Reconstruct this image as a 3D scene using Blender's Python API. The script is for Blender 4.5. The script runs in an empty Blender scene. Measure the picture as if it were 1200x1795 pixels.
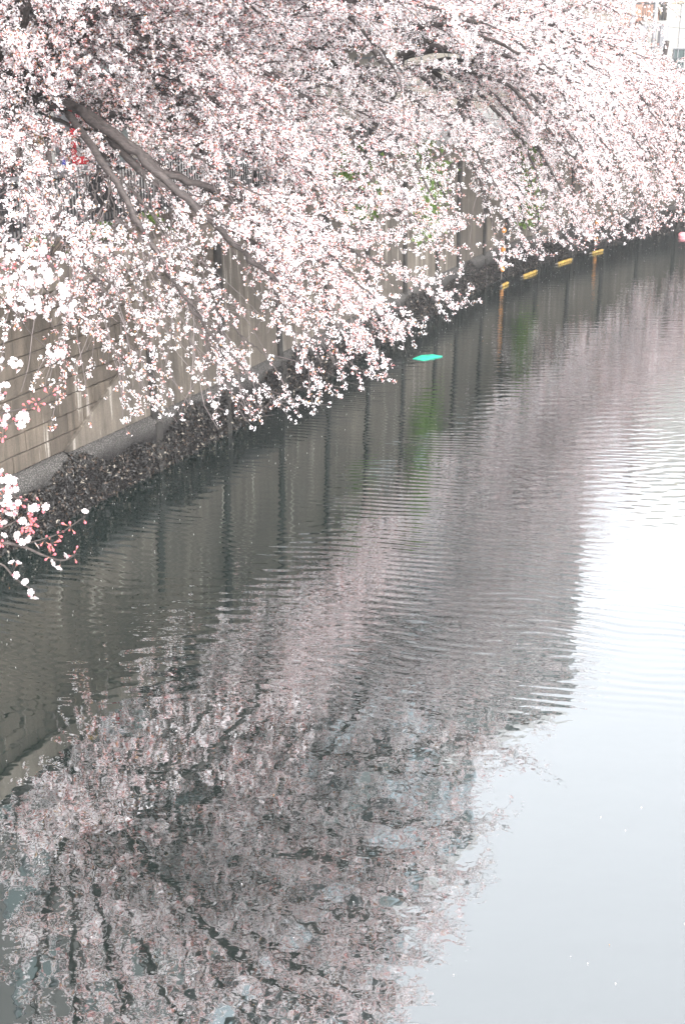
import bpy, math, random
import numpy as np
from mathutils import Vector, Matrix

sc = bpy.context.scene
C = sc.collection
R = math.radians
random.seed(7)
rng = np.random.default_rng(11)

# ------------------------------------------------------------------ camera, sky, sun, exposure
CAM_H, FOC = 7.0, 2300.0                       # metres above the water, focal length in photograph pixels
PITCH = math.atan2(857.5, FOC)
cam = bpy.data.cameras.new('camera')
cam.sensor_fit = 'VERTICAL'; cam.sensor_height = 36.0; cam.lens = 36.0 * FOC / 1795.0
cam.clip_start = 0.1; cam.clip_end = 3000
co = bpy.data.objects.new('camera', cam); C.objects.link(co)
co.location = (0, 0, CAM_H); co.rotation_euler = (math.pi / 2 - PITCH, 0, 0)
sc.camera = co

HAZE = 0.0010                                  # density of the thin spring haze
SUN_EL, SUN_AZ = R(37), R(160)                 # azimuth clockwise from +Y
w = bpy.data.worlds.new('World'); sc.world = w; w.use_nodes = True
wn, wl = w.node_tree.nodes, w.node_tree.links
bg = wn['Background']
sky = wn.new('ShaderNodeTexSky'); sky.sky_type = 'NISHITA'; sky.sun_disc = False
sky.sun_elevation = SUN_EL; sky.sun_rotation = SUN_AZ
sky.air_density = 1.0; sky.dust_density = 4.0; sky.ozone_density = 1.0
hsv = wn.new('ShaderNodeHueSaturation'); hsv.inputs['Saturation'].default_value = 0.12
wl.new(sky.outputs[0], hsv.inputs['Color']); wl.new(hsv.outputs[0], bg.inputs[0])
bg.inputs[1].default_value = 0.15
sl = bpy.data.lights.new('sun', 'SUN'); sl.energy = 0.8; sl.angle = R(70); sl.color = (1.0, 0.982, 0.965)
so = bpy.data.objects.new('sun', sl); C.objects.link(so)
so.rotation_euler = (math.pi / 2 - SUN_EL, 0, math.pi - SUN_AZ); so.location = (20, -20, 60)

sc.view_settings.view_transform = 'Standard'; sc.view_settings.look = 'None'
sc.view_settings.gamma = 1.0; sc.view_settings.use_curve_mapping = False
sc.view_settings.exposure = 2.52
sc.cycles.max_bounces = 12; sc.cycles.diffuse_bounces = 7; sc.cycles.glossy_bounces = 4
sc.cycles.transmission_bounces = 6; sc.cycles.use_denoising = True

# ------------------------------------------------------------------ helpers
def ray(px, py):
    x = (px - 600) / FOC; y = -(py - 897.5) / FOC
    c, s = math.cos(PITCH), math.sin(PITCH)
    return np.array([x, c + y * s, -s + y * c])
def at(px, py, D):                              # a place seen at that point of the photograph, D metres ahead
    r = ray(px, py); return np.array([0, 0, CAM_H]) + r * (D / r[1])

def tag(o, label=None, cat=None, group=None, kind=None):
    if label: o['label'] = label
    if cat: o['category'] = cat
    if group: o['group'] = group
    if kind: o['kind'] = kind
    return o
def empty(name, loc, rz=0.0):
    o = bpy.data.objects.new(name, None); C.objects.link(o)
    o.location = loc; o.rotation_euler = (0, 0, rz); o.empty_display_size = 0.3
    return o
def link(name, me, parent=None, kind=None):
    o = bpy.data.objects.new(name, me); C.objects.link(o)
    if parent is not None:
        o.parent = parent
        pm = Matrix.LocRotScale(parent.location, parent.rotation_euler, parent.scale)
        if parent.parent is not None:
            g = parent.parent
            pm = Matrix.LocRotScale(g.location, g.rotation_euler, g.scale) @ parent.matrix_parent_inverse @ pm
        o.matrix_parent_inverse = pm.inverted()
    if kind: o['kind'] = kind
    return o

class MB:
    """collects simple shapes in world metres; build() links them as one mesh"""
    def __init__(s): s.v = []; s.f = []
    def quad(s, a, b, c, d):
        n = len(s.v); s.v += [tuple(a), tuple(b), tuple(c), tuple(d)]; s.f.append((n, n + 1, n + 2, n + 3)); return s
    def hexa(s, p):                             # 8 corners: bottom 4 ccw, top 4 ccw
        n = len(s.v); s.v += [tuple(q) for q in p]
        for q in ((3, 2, 1, 0), (4, 5, 6, 7), (0, 1, 5, 4), (1, 2, 6, 5), (2, 3, 7, 6), (3, 0, 4, 7)):
            s.f.append(tuple(n + i for i in q))
        return s
    def box(s, x0, x1, y0, y1, z0, z1, M=None):
        p = [(x0, y0, z0), (x1, y0, z0), (x1, y1, z0), (x0, y1, z0), (x0, y0, z1), (x1, y0, z1), (x1, y1, z1), (x0, y1, z1)]
        if M is not None: p = [tuple(M @ Vector(q)) for q in p]
        return s.hexa(p)
    def tube(s, pts, rad, n=6, cap=True):
        pts = [Vector(p) for p in pts]; k = len(pts)
        if not hasattr(rad, '__len__'): rad = [rad] * k
        base = len(s.v); ref = None
        for i, p in enumerate(pts):
            d = (pts[min(i + 1, k - 1)] - pts[max(i - 1, 0)]).normalized()
            if ref is None: ref = d.orthogonal().normalized()
            else:
                ref = ref - d * ref.dot(d)
                ref = ref.normalized() if ref.length > 1e-6 else d.orthogonal().normalized()
            b = d.cross(ref)
            for j in range(n):
                a = 2 * math.pi * j / n
                s.v.append(tuple(p + (ref * math.cos(a) + b * math.sin(a)) * rad[i]))
        for i in range(k - 1):
            for j in range(n):
                a = base + i * n + j; b2 = base + i * n + (j + 1) % n
                s.f.append((a, b2, b2 + n, a + n))
        if cap:
            s.f.append(tuple(base + j for j in reversed(range(n)))); s.f.append(tuple(base + (k - 1) * n + j for j in range(n)))
        return s
    def ball(s, c, r, seg=8, rings=5, sz=1.0):
        base = len(s.v); c = Vector(c)
        s.v.append(tuple(c + Vector((0, 0, -r * sz))))
        for i in range(1, rings):
            ph = -math.pi / 2 + math.pi * i / rings
            for j in range(seg):
                a = 2 * math.pi * j / seg
                s.v.append(tuple(c + Vector((r * math.cos(ph) * math.cos(a), r * math.cos(ph) * math.sin(a), r * math.sin(ph) * sz))))
        s.v.append(tuple(c + Vector((0, 0, r * sz)))); top = len(s.v) - 1
        for j in range(seg):
            s.f.append((base, base + 1 + (j + 1) % seg, base + 1 + j))
            for i in range(rings - 2):
                a = base + 1 + i * seg + j; b = base + 1 + i * seg + (j + 1) % seg
                s.f.append((a, b, b + seg, a + seg))
            l = base + 1 + (rings - 2) * seg
            s.f.append((l + j, l + (j + 1) % seg, top))
        return s
    def mesh(s, name, mat, smooth=False):
        me = bpy.data.meshes.new(name); me.from_pydata(s.v, [], s.f); me.materials.append(mat)
        if smooth: me.polygons.foreach_set('use_smooth', [True] * len(me.polygons))
        me.update(); return me
    def build(s, name, mat, parent=None, kind=None, smooth=False):
        return link(name, s.mesh(name, mat, smooth), parent, kind)

def tri_mesh(name, V, T, mat, col=None, smooth=False):
    me = bpy.data.meshes.new(name)
    V = np.ascontiguousarray(V, dtype=np.float32); T = np.ascontiguousarray(T, dtype=np.int32)
    me.vertices.add(len(V)); me.vertices.foreach_set('co', V.ravel())
    me.loops.add(T.size); me.loops.foreach_set('vertex_index', T.ravel())
    me.polygons.add(len(T)); me.polygons.foreach_set('loop_start', np.arange(0, T.size, 3, dtype=np.int32))
    me.polygons.foreach_set('loop_total', np.full(len(T), 3, dtype=np.int32))
    if smooth: me.polygons.foreach_set('use_smooth', np.ones(len(T), dtype=bool))
    me.update(calc_edges=True)
    if col is not None:
        a = me.attributes.new('col', 'FLOAT_COLOR', 'POINT')
        c4 = np.ones((len(V), 4), dtype=np.float32); c4[:, :3] = col; a.data.foreach_set('color', c4.ravel())
    me.materials.append(mat)
    return me

# ------------------------------------------------------------------ materials
class N:
    def __init__(s, name):
        s.m = bpy.data.materials.new(name); s.m.use_nodes = True
        s.t = s.m.node_tree; s.t.nodes.clear(); s.out = s.n('OutputMaterial')
    def n(s, typ, **kw):
        x = s.t.nodes.new('ShaderNode' + typ)
        for k, v in kw.items():
            if k.startswith('_'): setattr(x, k[1:], v)
            else:
                i = x.inputs[int(k[1:])] if (k[0] == 'i' and k[1:].isdigit()) else x.inputs[k.replace('__', ' ')]
                if hasattr(v, 'is_output') or isinstance(v, bpy.types.NodeSocket): s.t.links.new(v, i)
                else: i.default_value = v
        return x
    def math(s, op, a, b=0.0, c=0.0): return s.n('Math', _operation=op, i0=a, i1=b, i2=c).outputs[0]
    def noise(s, vec, scale, detail=3.0, rough=0.55, dist=0.0):
        return s.n('TexNoise', Vector=vec, Scale=scale, Detail=detail, Roughness=rough, Distortion=dist).outputs[0]
    def ramp(s, fac, stops):
        r = s.n('ValToRGB', Fac=fac); e = r.color_ramp.elements
        while len(e) < len(stops): e.new(0.5)
        for k, (p, c) in enumerate(stops):
            e[k].position = p; e[k].color = (c, c, c, 1) if not hasattr(c, '__len__') else (*c, 1)
        return r.outputs[0]
    def mix(s, fac, a, b, mode='MIX'):
        x = s.n('Mix', _data_type='RGBA', _blend_type=mode)
        for i, v in ((0, fac), (6, a), (7, b)):
            if isinstance(v, bpy.types.NodeSocket): s.t.links.new(v, x.inputs[i])
            else: x.inputs[i].default_value = v if i == 0 else (*v, 1)
        return x.outputs[2]
    def scaled(s, vec, sx, sy, sz):
        return s.n('Mapping', Vector=vec, Scale=(sx, sy, sz)).outputs[0]
    def done(s, sh): s.t.links.new(sh, s.out.inputs[0]); return s.m
    def pos(s): return s.n('NewGeometry').outputs['Position']
    def bsdf(s, color, rough=0.8, normal=None, spec=0.3, **kw):
        p = s.n('BsdfPrincipled', Roughness=rough, **kw)
        p.inputs['Specular IOR Level'].default_value = spec
        if isinstance(color, bpy.types.NodeSocket): s.t.links.new(color, p.inputs['Base Color'])
        else: p.inputs['Base Color'].default_value = (*color, 1)
        if normal is not None: s.t.links.new(normal, p.inputs['Normal'])
        return p.outputs[0]
    def bump(s, h, dist=0.01, strength=1.0): return s.n('Bump', Strength=strength, Distance=dist, Height=h).outputs[0]

def m_plain(name, col, rough=0.6, var=0.15, scale=8.0, spec=0.3, metallic=0.0):
    k = N(name); p = k.pos(); n = k.noise(p, scale, 4)
    c = k.mix(k.ramp(n, [(0.3, 0.0), (0.7, 1.0)]), tuple(x * (1 - var) for x in col), tuple(min(1, x * (1 + var)) for x in col))
    return k.done(k.bsdf(c, rough, k.bump(n, 0.004, 0.5), spec, Metallic=metallic))

def m_concrete(name, a, b, streak=0.5):
    k = N(name); p = k.pos()
    big = k.noise(p, 0.9, 5, 0.6); fine = k.noise(p, 35, 4, 0.6)
    st = k.noise(k.scaled(p, 7.5, 7.5, 0.45), 1.0, 5, 0.65)
    c = k.mix(k.ramp(big, [(0.3, 0.0), (0.7, 1.0)]), a, b)
    rnd = k.n('ObjectInfo').outputs['Random']
    c = k.mix(k.math('MULTIPLY', rnd, 0.45), c, tuple(x * 0.72 for x in a))
    c = k.mix(k.math('MULTIPLY', k.ramp(st, [(0.45, 0.0), (0.72, 1.0)]), streak), c, tuple(x * 0.42 for x in a))
    c = k.mix(k.math('MULTIPLY', k.ramp(st, [(0.335, 1.0), (0.40, 0.0)]), streak * 0.8), c, (0.27, 0.25, 0.225))
    c = k.mix(k.math('MULTIPLY', k.ramp(fine, [(0.4, 1.0), (0.6, 0.0)]), 0.25), c, tuple(x * 0.5 for x in a))
    return k.done(k.bsdf(c, 0.85, k.bump(k.math('ADD', fine, k.math('MULTIPLY', big, 2.0)), 0.012, 0.7), 0.25))

def m_bark():
    k = N('cherry_bark'); p = k.pos()
    n = k.noise(p, 14, 5, 0.65); ring = k.noise(k.scaled(p, 6, 6, 40), 1.0, 3)
    c = k.mix(k.ramp(n, [(0.3, 0.0), (0.72, 1.0)]), (0.018, 0.0145, 0.014), (0.056, 0.046, 0.043))
    c = k.mix(k.math('MULTIPLY', k.ramp(ring, [(0.55, 0.0), (0.7, 1.0)]), 0.5), c, (0.08, 0.065, 0.06))
    return k.done(k.bsdf(c, 0.75, k.bump(k.math('ADD', n, ring), 0.02, 0.8), 0.3))

def m_petal():
    k = N('petals')
    a = k.n('Attribute', _attribute_name='col').outputs[0]
    d = k.n('BsdfDiffuse', Color=a).outputs[0]; t = k.n('BsdfTranslucent', Color=a).outputs[0]
    return k.done(k.n('MixShader', i0=0.5, i1=d, i2=t).outputs[0])

def m_leaf(name, a, b):
    k = N(name); p = k.pos(); c = k.mix(k.ramp(k.noise(p, 9, 2), [(0.35, 0.0), (0.65, 1.0)]), a, b)
    d = k.bsdf(c, 0.5, None, 0.35); t = k.n('BsdfTranslucent', Color=c).outputs[0]
    return k.done(k.n('MixShader', i0=0.3, i1=d, i2=t).outputs[0])

def m_water():
    k = N('river_water'); p = k.pos()
    # patches where the breeze ruffles the surface
    patch = k.ramp(k.noise(k.scaled(p, 0.13, 0.075, 1), 1.0, 2, 0.5), [(0.42, 0.0), (0.60, 1.0)])
    yv = k.n('SeparateXYZ', Vector=p).outputs[1]
    mr = k.n('MapRange', Value=yv, i1=12.0, i2=14.5); mr.interpolation_type = 'SMOOTHSTEP'
    rough_zone = mr.outputs[0]                  # calm near the bridge, breezy up the reach
    warp = k.n('TexNoise', Vector=p, Scale=0.35, Detail=2.0).outputs[1]
    pw = k.n('VectorMath', _operation='MULTIPLY_ADD', i0=warp, i1=(0.9, 0.9, 0), i2=p).outputs[0]
    tr1 = k.n('TexWave', _wave_type='BANDS', _bands_direction='Y', Vector=k.n('Mapping', Vector=pw, Rotation=(0, 0, R(13))).outputs[0], Scale=1.85, Distortion=1.5, Detail=1.0)
    tr1.inputs['Detail Scale'].default_value = 0.22
    tr4 = k.n('TexWave', _wave_type='BANDS', _bands_direction='Y', Vector=k.n('Mapping', Vector=pw, Rotation=(0, 0, R(-9))).outputs[0], Scale=1.15, Distortion=2.5, Detail=1.0)
    tr4.inputs['Detail Scale'].default_value = 0.3
    tr2 = k.noise(k.scaled(pw, 0.7, 6.0, 1), 1.0, 3, 0.55)
    tr3 = k.noise(k.scaled(p, 2.2, 17.0, 1), 1.0, 2, 0.5)
    calm = k.noise(k.scaled(p, 6.5, 7.5, 1), 1.0, 1.5, 0.45, 0.3)
    calm2 = k.noise(k.scaled(p, 0.8, 1.5, 1), 1.0, 1.0)
    far = k.n('MapRange', Value=yv, i1=20.0, i2=34.0).outputs[0]
    near = k.math('SUBTRACT', 1.0, k.math('MULTIPLY', far, 0.75))
    amp = k.math('MULTIPLY', rough_zone, k.math('MULTIPLY_ADD', patch, 0.8, 0.2))
    vary = k.ramp(k.noise(k.scaled(p, 0.35, 0.9, 1), 1.0, 2), [(0.34, 0.12), (0.66, 1.5)])
    amp = k.math('MULTIPLY', amp, vary)
    h = k.math('MULTIPLY', k.math('MULTIPLY', tr1.outputs[1], 0.0038), k.math('MULTIPLY', amp, near))
    h = k.math('ADD', h, k.math('MULTIPLY', k.math('MULTIPLY', tr4.outputs[1], 0.0024), k.math('MULTIPLY', k.math('MULTIPLY', rough_zone, near), k.math('SUBTRACT', 1.05, patch))))
    h = k.math('ADD', h, k.math('MULTIPLY', k.math('MULTIPLY', tr2, 0.0042), k.math('MULTIPLY', k.math('ADD', far, 0.55), rough_zone)))
    h = k.math('ADD', h, k.math('MULTIPLY', k.math('MULTIPLY', tr3, 0.0013), k.math('MULTIPLY', k.math('ADD', far, 0.25), rough_zone)))
    h = k.math('ADD', h, k.math('MULTIPLY', calm, 0.00075))
    h = k.math('ADD', h, k.math('MULTIPLY', calm2, 0.0026))
    nrm = k.bump(h, 1.0, 1.0)
    fr = k.n('Fresnel', IOR=2.3, Normal=nrm).outputs[0]
    fac = k.math('MULTIPLY_ADD', fr, 0.80, 0.272)
    body = k.n('BsdfDiffuse', Color=(0.0045, 0.0105, 0.009, 1)).outputs[0]
    gl = k.n('BsdfGlossy', Color=(0.895, 0.912, 0.925, 1), Roughness=0.015, Normal=nrm).outputs[0]
    return k.done(k.n('MixShader', i0=fac, i1=body, i2=gl).outputs[0])

def m_footing():
    k = N('barnacled_concrete'); p = k.pos(); z = k.n('SeparateXYZ', Vector=p).outputs[2]
    fine = k.n('TexVoronoi', Vector=p, Scale=38.0).outputs[0]
    wob = k.noise(p, 2.2, 3)
    lvl = k.math('ADD', z, k.math('MULTIPLY_ADD', wob, 0.3, -0.15))
    dark = k.ramp(k.n('MapRange', Value=lvl, i1=0.62, i2=0.86).outputs[0], [(0.0, 1.0), (1.0, 0.0)])
    c = k.mix(k.ramp(fine, [(0.15, 0.0), (0.5, 1.0)]), (0.11, 0.104, 0.098), (0.036, 0.034, 0.032))
    c = k.mix(dark, c, (0.010, 0.009, 0.009))
    return k.done(k.bsdf(c, 0.9, k.bump(fine, 0.02, 1.0), 0.2))

M = dict(
    bark=m_bark(), petal=m_petal(), water=m_water(), footing=m_footing(),
    stone=m_concrete('stone_block', (0.052, 0.043, 0.035), (0.108, 0.088, 0.068), 0.9),
    coping=m_concrete('coping_stone', (0.11, 0.094, 0.078), (0.165, 0.143, 0.12), 0.5),
    conc=m_concrete('concrete', (0.058, 0.050, 0.042), (0.122, 0.103, 0.083), 0.9),
    mortar=m_plain('mortar', (0.035, 0.031, 0.027), 0.95),
    pier=m_plain('dark_pier', (0.016, 0.0145, 0.013), 0.8, 0.5, 7),
    soil=m_plain('soil', (0.11, 0.085, 0.065), 0.95, 0.4, 5),
    street=m_plain('street_paving', (0.20, 0.195, 0.19), 0.9, 0.1, 3),
    black=m_plain('black_metal', (0.018, 0.018, 0.02), 0.45, 0.2, 20),
    rail=m_plain('grey_metal_rail', (0.20, 0.20, 0.21), 0.4, 0.1, 20, 0.5),
    leaf=m_leaf('ivy_leaf', (0.055, 0.11, 0.02), (0.13, 0.20, 0.035)),
    red=m_plain('red_cloth', (0.42, 0.02, 0.03), 0.7, 0.06), white=m_plain('white_cloth', (0.30, 0.29, 0.29), 0.7, 0.05),
    yellow=m_plain('yellow_float', (0.24, 0.155, 0.032), 0.5, 0.5, 9), orange=m_plain('orange_float', (0.46, 0.19, 0.04), 0.5, 0.3, 9),
    rope=m_plain('rope', (0.10, 0.09, 0.08), 0.9), teal=m_plain('teal_plastic', (0.025, 0.36, 0.24), 0.5, 0.35, 7),
    pole=m_plain('grey_pole', (0.16, 0.16, 0.17), 0.6, 0.1), wallw=m_plain('white_render', (0.20, 0.197, 0.188), 0.85, 0.05, 1.0),
    wallg=m_plain('grey_tile_wall', (0.075, 0.085, 0.085), 0.7, 0.08, 1.2), wallb=m_plain('blue_grey_panel', (0.17, 0.205, 0.225), 0.5, 0.06, 1.0),
    wallk=m_plain('dark_brown_tile', (0.055, 0.052, 0.05), 0.7, 0.1, 1.0),
    wallp=m_plain('pink_brown_wall', (0.20, 0.115, 0.085), 0.85, 0.08, 2.0), cream=m_plain('cream_fascia', (0.30, 0.25, 0.18), 0.7, 0.05),
    orangew=m_plain('orange_wall', (0.70, 0.36, 0.14), 0.85, 0.1, 2.0),
    frame=m_plain('dark_window_frame', (0.05, 0.055, 0.06), 0.4), roof=m_plain('flat_roof', (0.25, 0.25, 0.25), 0.9),
    shell=m_plain('mussel_shell', (0.05, 0.045, 0.04), 0.6),
)
def m_glass():
    k = N('window_glass'); return k.done(k.bsdf((0.05, 0.065, 0.065), 0.12, None, 0.35))
M['beige'] = m_plain('beige_render', (.13, .118, .10), .85, .06, 1.0); M['glass'] = m_glass(); M['twig'] = m_plain('twig_bark', (0.065, 0.053, 0.052), 0.7, 0.3, 6)
def m_attr(name, rough):
    k = N(name); a = k.n('Attribute', _attribute_name='col').outputs[0]; return k.done(k.bsdf(a, rough, None, 0.4))
M['shells'] = m_attr('mussel_shells', 0.55)

# ------------------------------------------------------------------ the bank: waterline curve, s in metres along it, u inland
WL = [(-4.85, 17.21), (-4.09, 18.89), (-3.13, 20.9), (-2.11, 23.15), (-0.82, 26.1), (1.09, 30.6), (3.1, 35.2), (4.92, 39.0),
      (8.4, 44.0), (12.38, 48.05), (17.5, 51.6), (25.0, 55.2), (36.0, 58.8), (52.0, 62.5), (75.0, 66.0), (110.0, 68.0)]
d0 = np.array([0.44, 1.0]); d0 /= np.linalg.norm(d0)
pts = [np.array(WL[0]) - d0 * t for t in (40, 30, 20, 12, 6)] + [np.array(q) for q in WL]
def catmull(P, n=12):
    out = []
    for i in range(len(P) - 1):
        a, b, c, d = P[max(i - 1, 0)], P[i], P[i + 1], P[min(i + 2, len(P) - 1)]
        for t in np.linspace(0, 1, n, endpoint=False):
            out.append(0.5 * ((2 * b) + (c - a) * t + (2 * a - 5 * b + 4 * c - d) * t * t + (3 * b - a - 3 * c + d) * t ** 3))
    out.append(P[-1]); return np.array(out)
CV = catmull(pts)
ker = np.ones(9) / 9
pad = lambda a: np.concatenate([2 * a[0] - a[4:0:-1], a, 2 * a[-1] - a[-2:-6:-1]])
CV = np.stack([np.convolve(pad(CV[:, 0]), ker, 'valid'), np.convolve(pad(CV[:, 1]), ker, 'valid')], 1)
SL = np.concatenate([[0], np.cumsum(np.linalg.norm(np.diff(CV, axis=0), axis=1))])
def bank(s, u=0.0, z=0.0):
    x = np.interp(s, SL, CV[:, 0]); y = np.interp(s, SL, CV[:, 1])
    x2 = np.interp(s + 0.3, SL, CV[:, 0]); y2 = np.interp(s + 0.3, SL, CV[:, 1])
    x1 = np.interp(s - 0.3, SL, CV[:, 0]); y1 = np.interp(s - 0.3, SL, CV[:, 1])
    t = np.array([x2 - x1, y2 - y1]); t /= np.linalg.norm(t)
    return np.array([x - t[1] * u, y + t[0] * u, z])
def tang(s):
    a, b = bank(s - 0.3), bank(s + 0.3); t = (b - a); return t / np.linalg.norm(t)
def inland(s): t = tang(s); return np.array([-t[1], t[0], 0])
def s_at(D): return float(np.interp(D, CV[:, 1], SL))
S_END = SL[-1]

def strip(name, prof, s0, s1, ds, mat, kind='structure', parent=None, smooth=False):
    """a profile of (u, z) swept along the bank"""
    m = MB(); ss = np.arange(s0, s1 + 1e-6, ds); k = len(prof)
    for s in ss:
        for u, z in prof: m.v.append(tuple(bank(s, u, z)))
    for i in range(len(ss) - 1):
        for j in range(k - 1):
            a = i * k + j; m.f.append((a, a + 1, a + 1 + k, a + k))
    return m.build(name, mat, parent, kind, smooth)

# ------------------------------------------------------------------ setting
wm = MB(); wm.quad((-400, -200, 0), (600, -200, 0), (600, 600, 0), (-400, 600, 0)); wm.build('water', M['water'], None, 'structure')
GZ = 3.78
strip('planting_bed', [(0.30, 3.70), (0.9, 3.80), (1.35, GZ + 0.02)], 2, S_END - 2, 1.0, M['soil'])
strip('street', [(1.35, GZ + 0.02), (3.2, GZ), (8.0, GZ), (30.0, GZ), (160.0, GZ), (400.0, GZ)], 2, S_END - 2, 2.0, M['street'])
# opposite bank, outside the picture: a plain quay wall with its street
RB = -26.0
strip('far_quay', [(RB, -1.0), (RB - 0.2, 3.6), (RB - 0.8, 3.7), (RB - 3.0, GZ), (RB - 200, GZ)], 2, S_END - 30, 2.0, M['conc'])

# river wall ---------------------------------------------------------------------------------------------------------
FT = 0.98                                       # top of the barnacled footing
def footing():
    root = empty('wall_footing', bank(s_at(16), 0, 0))
    tag(root, 'rounded concrete footing at the waterline, grey barnacles above dark mussels', 'footing')
    prof = [(-0.14, -1.5), (-0.14, 0.72), (-0.125, 0.82), (-0.09, 0.90), (-0.03, 0.95), (0.06, FT), (0.3, FT)]
    s = s_at(6); k = 0
    J = joints[:]
    edges = [s_at(6), s_at(12), s_at(15.5)] + [j for j in J]
    for a, b in zip(edges[:-1], edges[1:]):
        o = strip('footing_length', prof, a + 0.02, b - 0.02, max(0.2, (b - a - 0.04) / 6), M['footing'], None, root, True)
    for j in edges[1:-1]:
        m = MB(); t = tang(j); n = inland(j)
        p = lambda ds, u, z: bank(j + ds, u, z)
        m.hexa([p(-.03, -.115, -1), p(.03, -.115, -1), p(.03, .3, -1), p(-.03, .3, -1), p(-.03, -.115, .85), p(.03, -.115, .85), p(.03, .3, .93), p(-.03, .3, .93)])
        m.build('joint', M['mortar'], root)
    return root
# vertical joints of the concrete facing, from where it starts to beyond the bend
sJ0 = s_at(18.75)
jD = [18.75, 20.85, 22.95, 25.05, 27.15, 29.25, 31.4, 33.5, 35.0, 37.0, 38.6]
joints = [s_at(d) for d in jD]
while joints[-1] < s_at(60): joints.append(joints[-1] + 2.3)
footing()

def block(s0, s1, u0, u1, z0, z1, bev=0.012):
    """one masonry block on the bank line, its front edges rounded off"""
    m = MB()
    a = [bank(s0, u1, z0), bank(s1, u1, z0), bank(s1, u1, z1), bank(s0, u1, z1)]
    b = [bank(s0, u0 + bev, z0), bank(s1, u0 + bev, z0), bank(s1, u0 + bev, z1), bank(s0, u0 + bev, z1)]
    c = [bank(s0 + bev, u0, z0 + bev), bank(s1 - bev, u0, z0 + bev), bank(s1 - bev, u0, z1 - bev), bank(s0 + bev, u0, z1 - bev)]
    m.v = [tuple(q) for q in a + b + c]
    for k in range(4):
        l = (k + 1) % 4
        m.f.append((k, l, l + 4, k + 4)); m.f.append((k + 4, l + 4, l + 8, k + 8))
    m.f.append((8, 9, 10, 11)); m.f.append((3, 2, 1, 0))
    return m

def stone_wall():
    s0, s1 = s_at(13.2), s_at(23.6)
    root = empty('stone_wall', bank(s0, 0, FT))
    tag(root, 'brown grey wall of coursed stone blocks with pale coping, beside the water', 'wall')
    strip('mortar_bed', [(0.045, FT - 0.1), (0.075, 3.40), (0.5, 3.40)], s0, s1, 0.7, M['mortar'], None, root)
    z = FT + 0.0; row = 0
    hs = [0.25, 0.29, 0.27, 0.26, 0.28, 0.27, 0.26, 0.27, 0.27]
    for h in hs:
        s = s0 - random.uniform(0, 0.45)
        while s < s1 - 0.1:
            wd = random.uniform(0.40, 0.56); e = min(s + wd, s1)
            u = 0.02 + (z - FT) * 0.012 + random.uniform(-0.012, 0.012)
            block(s + 0.006, e - 0.006, u, u + 0.2, z + 0.006, z + h - 0.006).build('stone', M['stone'], root)
            s += wd
        z += h; row += 1
    s = s0
    while s < s1:
        e = min(s + random.uniform(0.75, 0.95), s1)
        block(s + 0.004, e - 0.004, -0.045, 0.42, z + 0.004, 3.78, 0.015).build('coping_stone', M['coping'], root)
        s = e
    return root
stone_wall()

def concrete_wall():
    root = empty('concrete_wall', bank(joints[1], -0.05, FT))
    tag(root, 'stained concrete river wall in tall panels between dark upright piers', 'wall')
    ub, ut = -0.05, 0.01
    for k, (a, b) in enumerate(zip(joints[:-1], joints[1:])):
        m = MB(); L = b - a; n = 5
        # first lengths rise as a slope in front of the stone wall
        def top(s):
            return float(np.interp(s, [s_at(18.75), s_at(20.6), s_at(22.4), s_at(22.7)], [FT + 0.04, 2.15, 3.0, 3.62]))
        v = []
        ss = np.linspace(a + 0.03, b - 0.03, n)
        for s in ss:
            t = top(s); v += [bank(s, ub, FT - 0.02), bank(s, ub + (ut - ub) * (t - FT) / 2.7, t), bank(s, 0.016, t), bank(s, 0.016, FT - 0.02)]
        m.v = [tuple(q) for q in v]
        for i in range(n - 1):
            for j in range(4):
                p = i * 4 + j; q = i * 4 + (j + 1) % 4
                m.f.append((p, p + 4, q + 4, q))
        m.f.append((0, 1, 2, 3)); e = (n - 1) * 4; m.f.append((e + 3, e + 2, e + 1, e))
        m.build('panel', M['conc'], root)
        if k >= 2: pass
    for k, j in enumerate(joints[1:]):
        t = 3.66 if k > 0 else 2.1
        p = lambda ds, u, z: bank(j + ds, u, z)
        m = MB(); wd = 0.085
        m.hexa([p(-wd, -.10, FT - 0.2), p(wd, -.10, FT - 0.2), p(wd, .01, FT - 0.2), p(-wd, .01, FT - 0.2), p(-wd, -.055, t), p(wd, -.055, t), p(wd, .012, t), p(-wd, .012, t)])
        m.hexa([p(-wd, -.20, -.6), p(wd, -.20, -.6), p(wd, .0, -.6), p(-wd, .0, -.6), p(-wd, -.155, FT - .16), p(wd, -.155, FT - .16), p(wd, .0, FT - .202), p(-wd, .0, FT - .202)])
        m.build('pier', M['pier'], root)
    a = s_at(22.7)
    for s0, s1 in zip([a] + [j for j in joints if j > a][:-1], [j for j in joints if j > a]):
        block(s0 + 0.004, s1 - 0.004, -0.12, 0.42, 3.665, 3.86, 0.02).build('coping_slab', M['coping'], root)
    strip('backing', [(0.03, FT), (0.03, 3.66), (0.3, 3.66)], s_at(23.6), joints[-1], 0.8, M['mortar'], None, root)
    return root
concrete_wall()

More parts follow.
